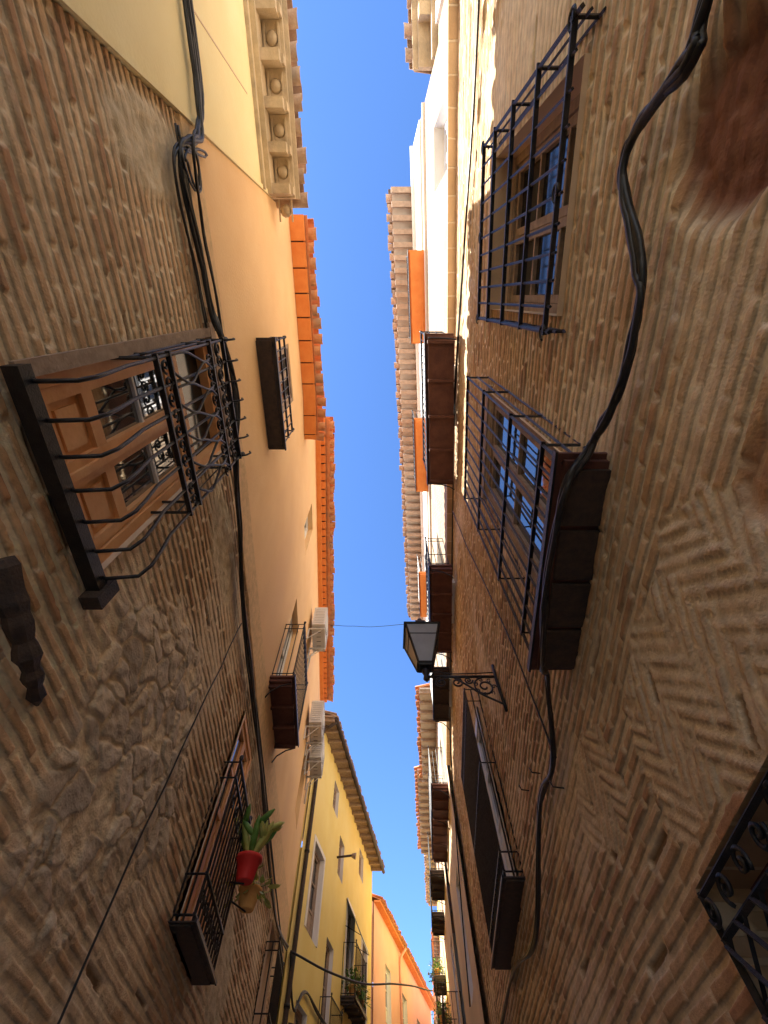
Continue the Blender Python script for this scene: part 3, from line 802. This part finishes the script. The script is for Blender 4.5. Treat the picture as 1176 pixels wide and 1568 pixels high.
cable('cable_bundle',MR,[(-1.6,.07,3.2),(-.79,.07,3.40),(-.67,.08,3.43),(-.58,.08,3.69),(-.39,.09,3.72),(-.12,.08,3.5),(.15,.08,3.45),(.45,.09,3.52),(.66,.12,3.58),(.9,.25,3.52),(1.5,.27,3.50),(2.05,.22,3.54),(2.3,.12,3.66),(2.97,.07,3.50),(3.65,.07,3.56),(5,.07,3.25),(6.6,.07,3.5),(8.7,.07,3.56),(12,.07,3.6)],.0145,4,sp=.015)
cable('cable',MR,[(-4.4,.14,6.6),(-2.3,.05,6.95),(-.5,.05,7.5),(1.2,.05,8.05),(3,.05,8.2),(5.3,.05,8.25),(9.1,.06,8.2),(11,.13,6.5),(13,.13,4.8)],.012,2)
cable('cable',MR,[(2.9,.05,3.5),(2.95,.05,5.0),(3.2,.05,6.8),(3.3,.05,8.2)],.008,1)
cable('cable',ML,[(2.85,.05,2.2),(2.87,.05,3.2),(2.95,.05,4.3),(3.0,.05,5.0)],.006,1)
cable('cable',ML,[(-1.05,.05,5.3),(-.2,.05,5.32),(.22,.06,5.4)],.008,2)
cable('overhead_cable',MI,[(-1.4,8.0,10.6),(-.4,7.95,10.45),(.8,7.9,10.5)],.006,1)
cable('overhead_cable',MI,[(-1.75,11.6,5.2),(-.6,13.5,5.3),(.6,17,6.2),(1.9,22,7.4)],.02,1)
cable('overhead_cable',MI,[(-1.7,12.2,4.4),(0,17,5.2),(2.2,26,7.4)],.012,1)
cable('cable_bundle',MY,[(11.7,.07,5.2),(12.3,.08,4.6),(13,.08,5.0),(15,.08,5.0),(21,.07,5.4)],.02,2)

mb=MB(ML)
mb.tube([tuple(p) for p in crom([(.85,.02,2.90),(1.05,.05,2.84),(1.22,.06,2.80),(1.36,.05,2.78),(1.48,.01,2.79)],5)],[.05,.06,.055,.05,.055,.045,.05,.045,.035,.045,.05,.035,.03,.04,.035,.025,.03,.035,.02,.015,.008],M_rust,n=7,smooth=False)
mb.build('weathered_beam_end')
mb=MB(MR)
for y,z in ((3.1,3.4),(3.5,3.75),(4.0,3.9)):
    mb.tube([(y,.0,z),(y,.08,z+.01),(y,.09,z+.05)],.006,M_iron,n=5)
mb.build('wall_hooks')

# ------------------------------------------------------------------ ground
mb=MB(); S=400
mb.quad([(-S,-S,0),(S,-S,0),(S,S,0),(-S,S,0)],M_pave); mb.build('ground')
mb=MB()
ys_=[-4.5,1.6,11.6,21,33,40]
for a,b in zip(ys_,ys_[1:]):
    L=lambda y: XL(y) if y<=11.6 else (XY(y) if y<=21 else XP(y))
    mb.quad([(L(a),a,.004),(XR(a),a,.004),(XR(b),b,.004),(L(b),b,.004)],M_pave)
mb.build('street_paving')

# ------------------------------------------------------------------ light
w=bpy.data.worlds.new("World"); scn.world=w; w.use_nodes=True
nt=w.node_tree; bg=nt.nodes['Background']; sky=nt.nodes.new('ShaderNodeTexSky'); sky.sky_type='NISHITA'
sky.sun_disc=False; sky.sun_elevation=rad(45); sky.sun_rotation=rad(-95); sky.air_density=1.0; sky.dust_density=.3; sky.ozone_density=1.8
mm=nt.nodes.new('ShaderNodeMix'); mm.data_type='RGBA'; mm.blend_type='MULTIPLY'; mm.inputs[0].default_value=1; mm.clamp_result=False
mm.inputs[7].default_value=(1.25,1.75,2.45,1)
nt.links.new(sky.outputs[0],mm.inputs[6])
nt.links.new(mm.outputs[2],bg.inputs[0]); bg.inputs[1].default_value=.15
sd=bpy.data.lights.new('sun','SUN'); sd.energy=17; sd.angle=rad(.5); sd.color=(1,.93,.80)
so=bpy.data.objects.new('sun',sd); scn.collection.objects.link(so)
d=Vector((.71,.07,-.71)); so.rotation_euler=d.to_track_quat('-Z','Y').to_euler()
cam=bpy.data.cameras.new('camera'); co=bpy.data.objects.new('camera',cam); scn.collection.objects.link(co)
co.location=(0,0,1.6); co.rotation_euler=(rad(153.2),0,0)
cam.sensor_fit='VERTICAL'; cam.sensor_height=36; cam.lens=36*650/1568; cam.shift_x=.0051; cam.clip_start=.05; cam.clip_end=2000
scn.camera=co
scn.view_settings.view_transform='Standard'; scn.view_settings.look='None'; scn.view_settings.exposure=0
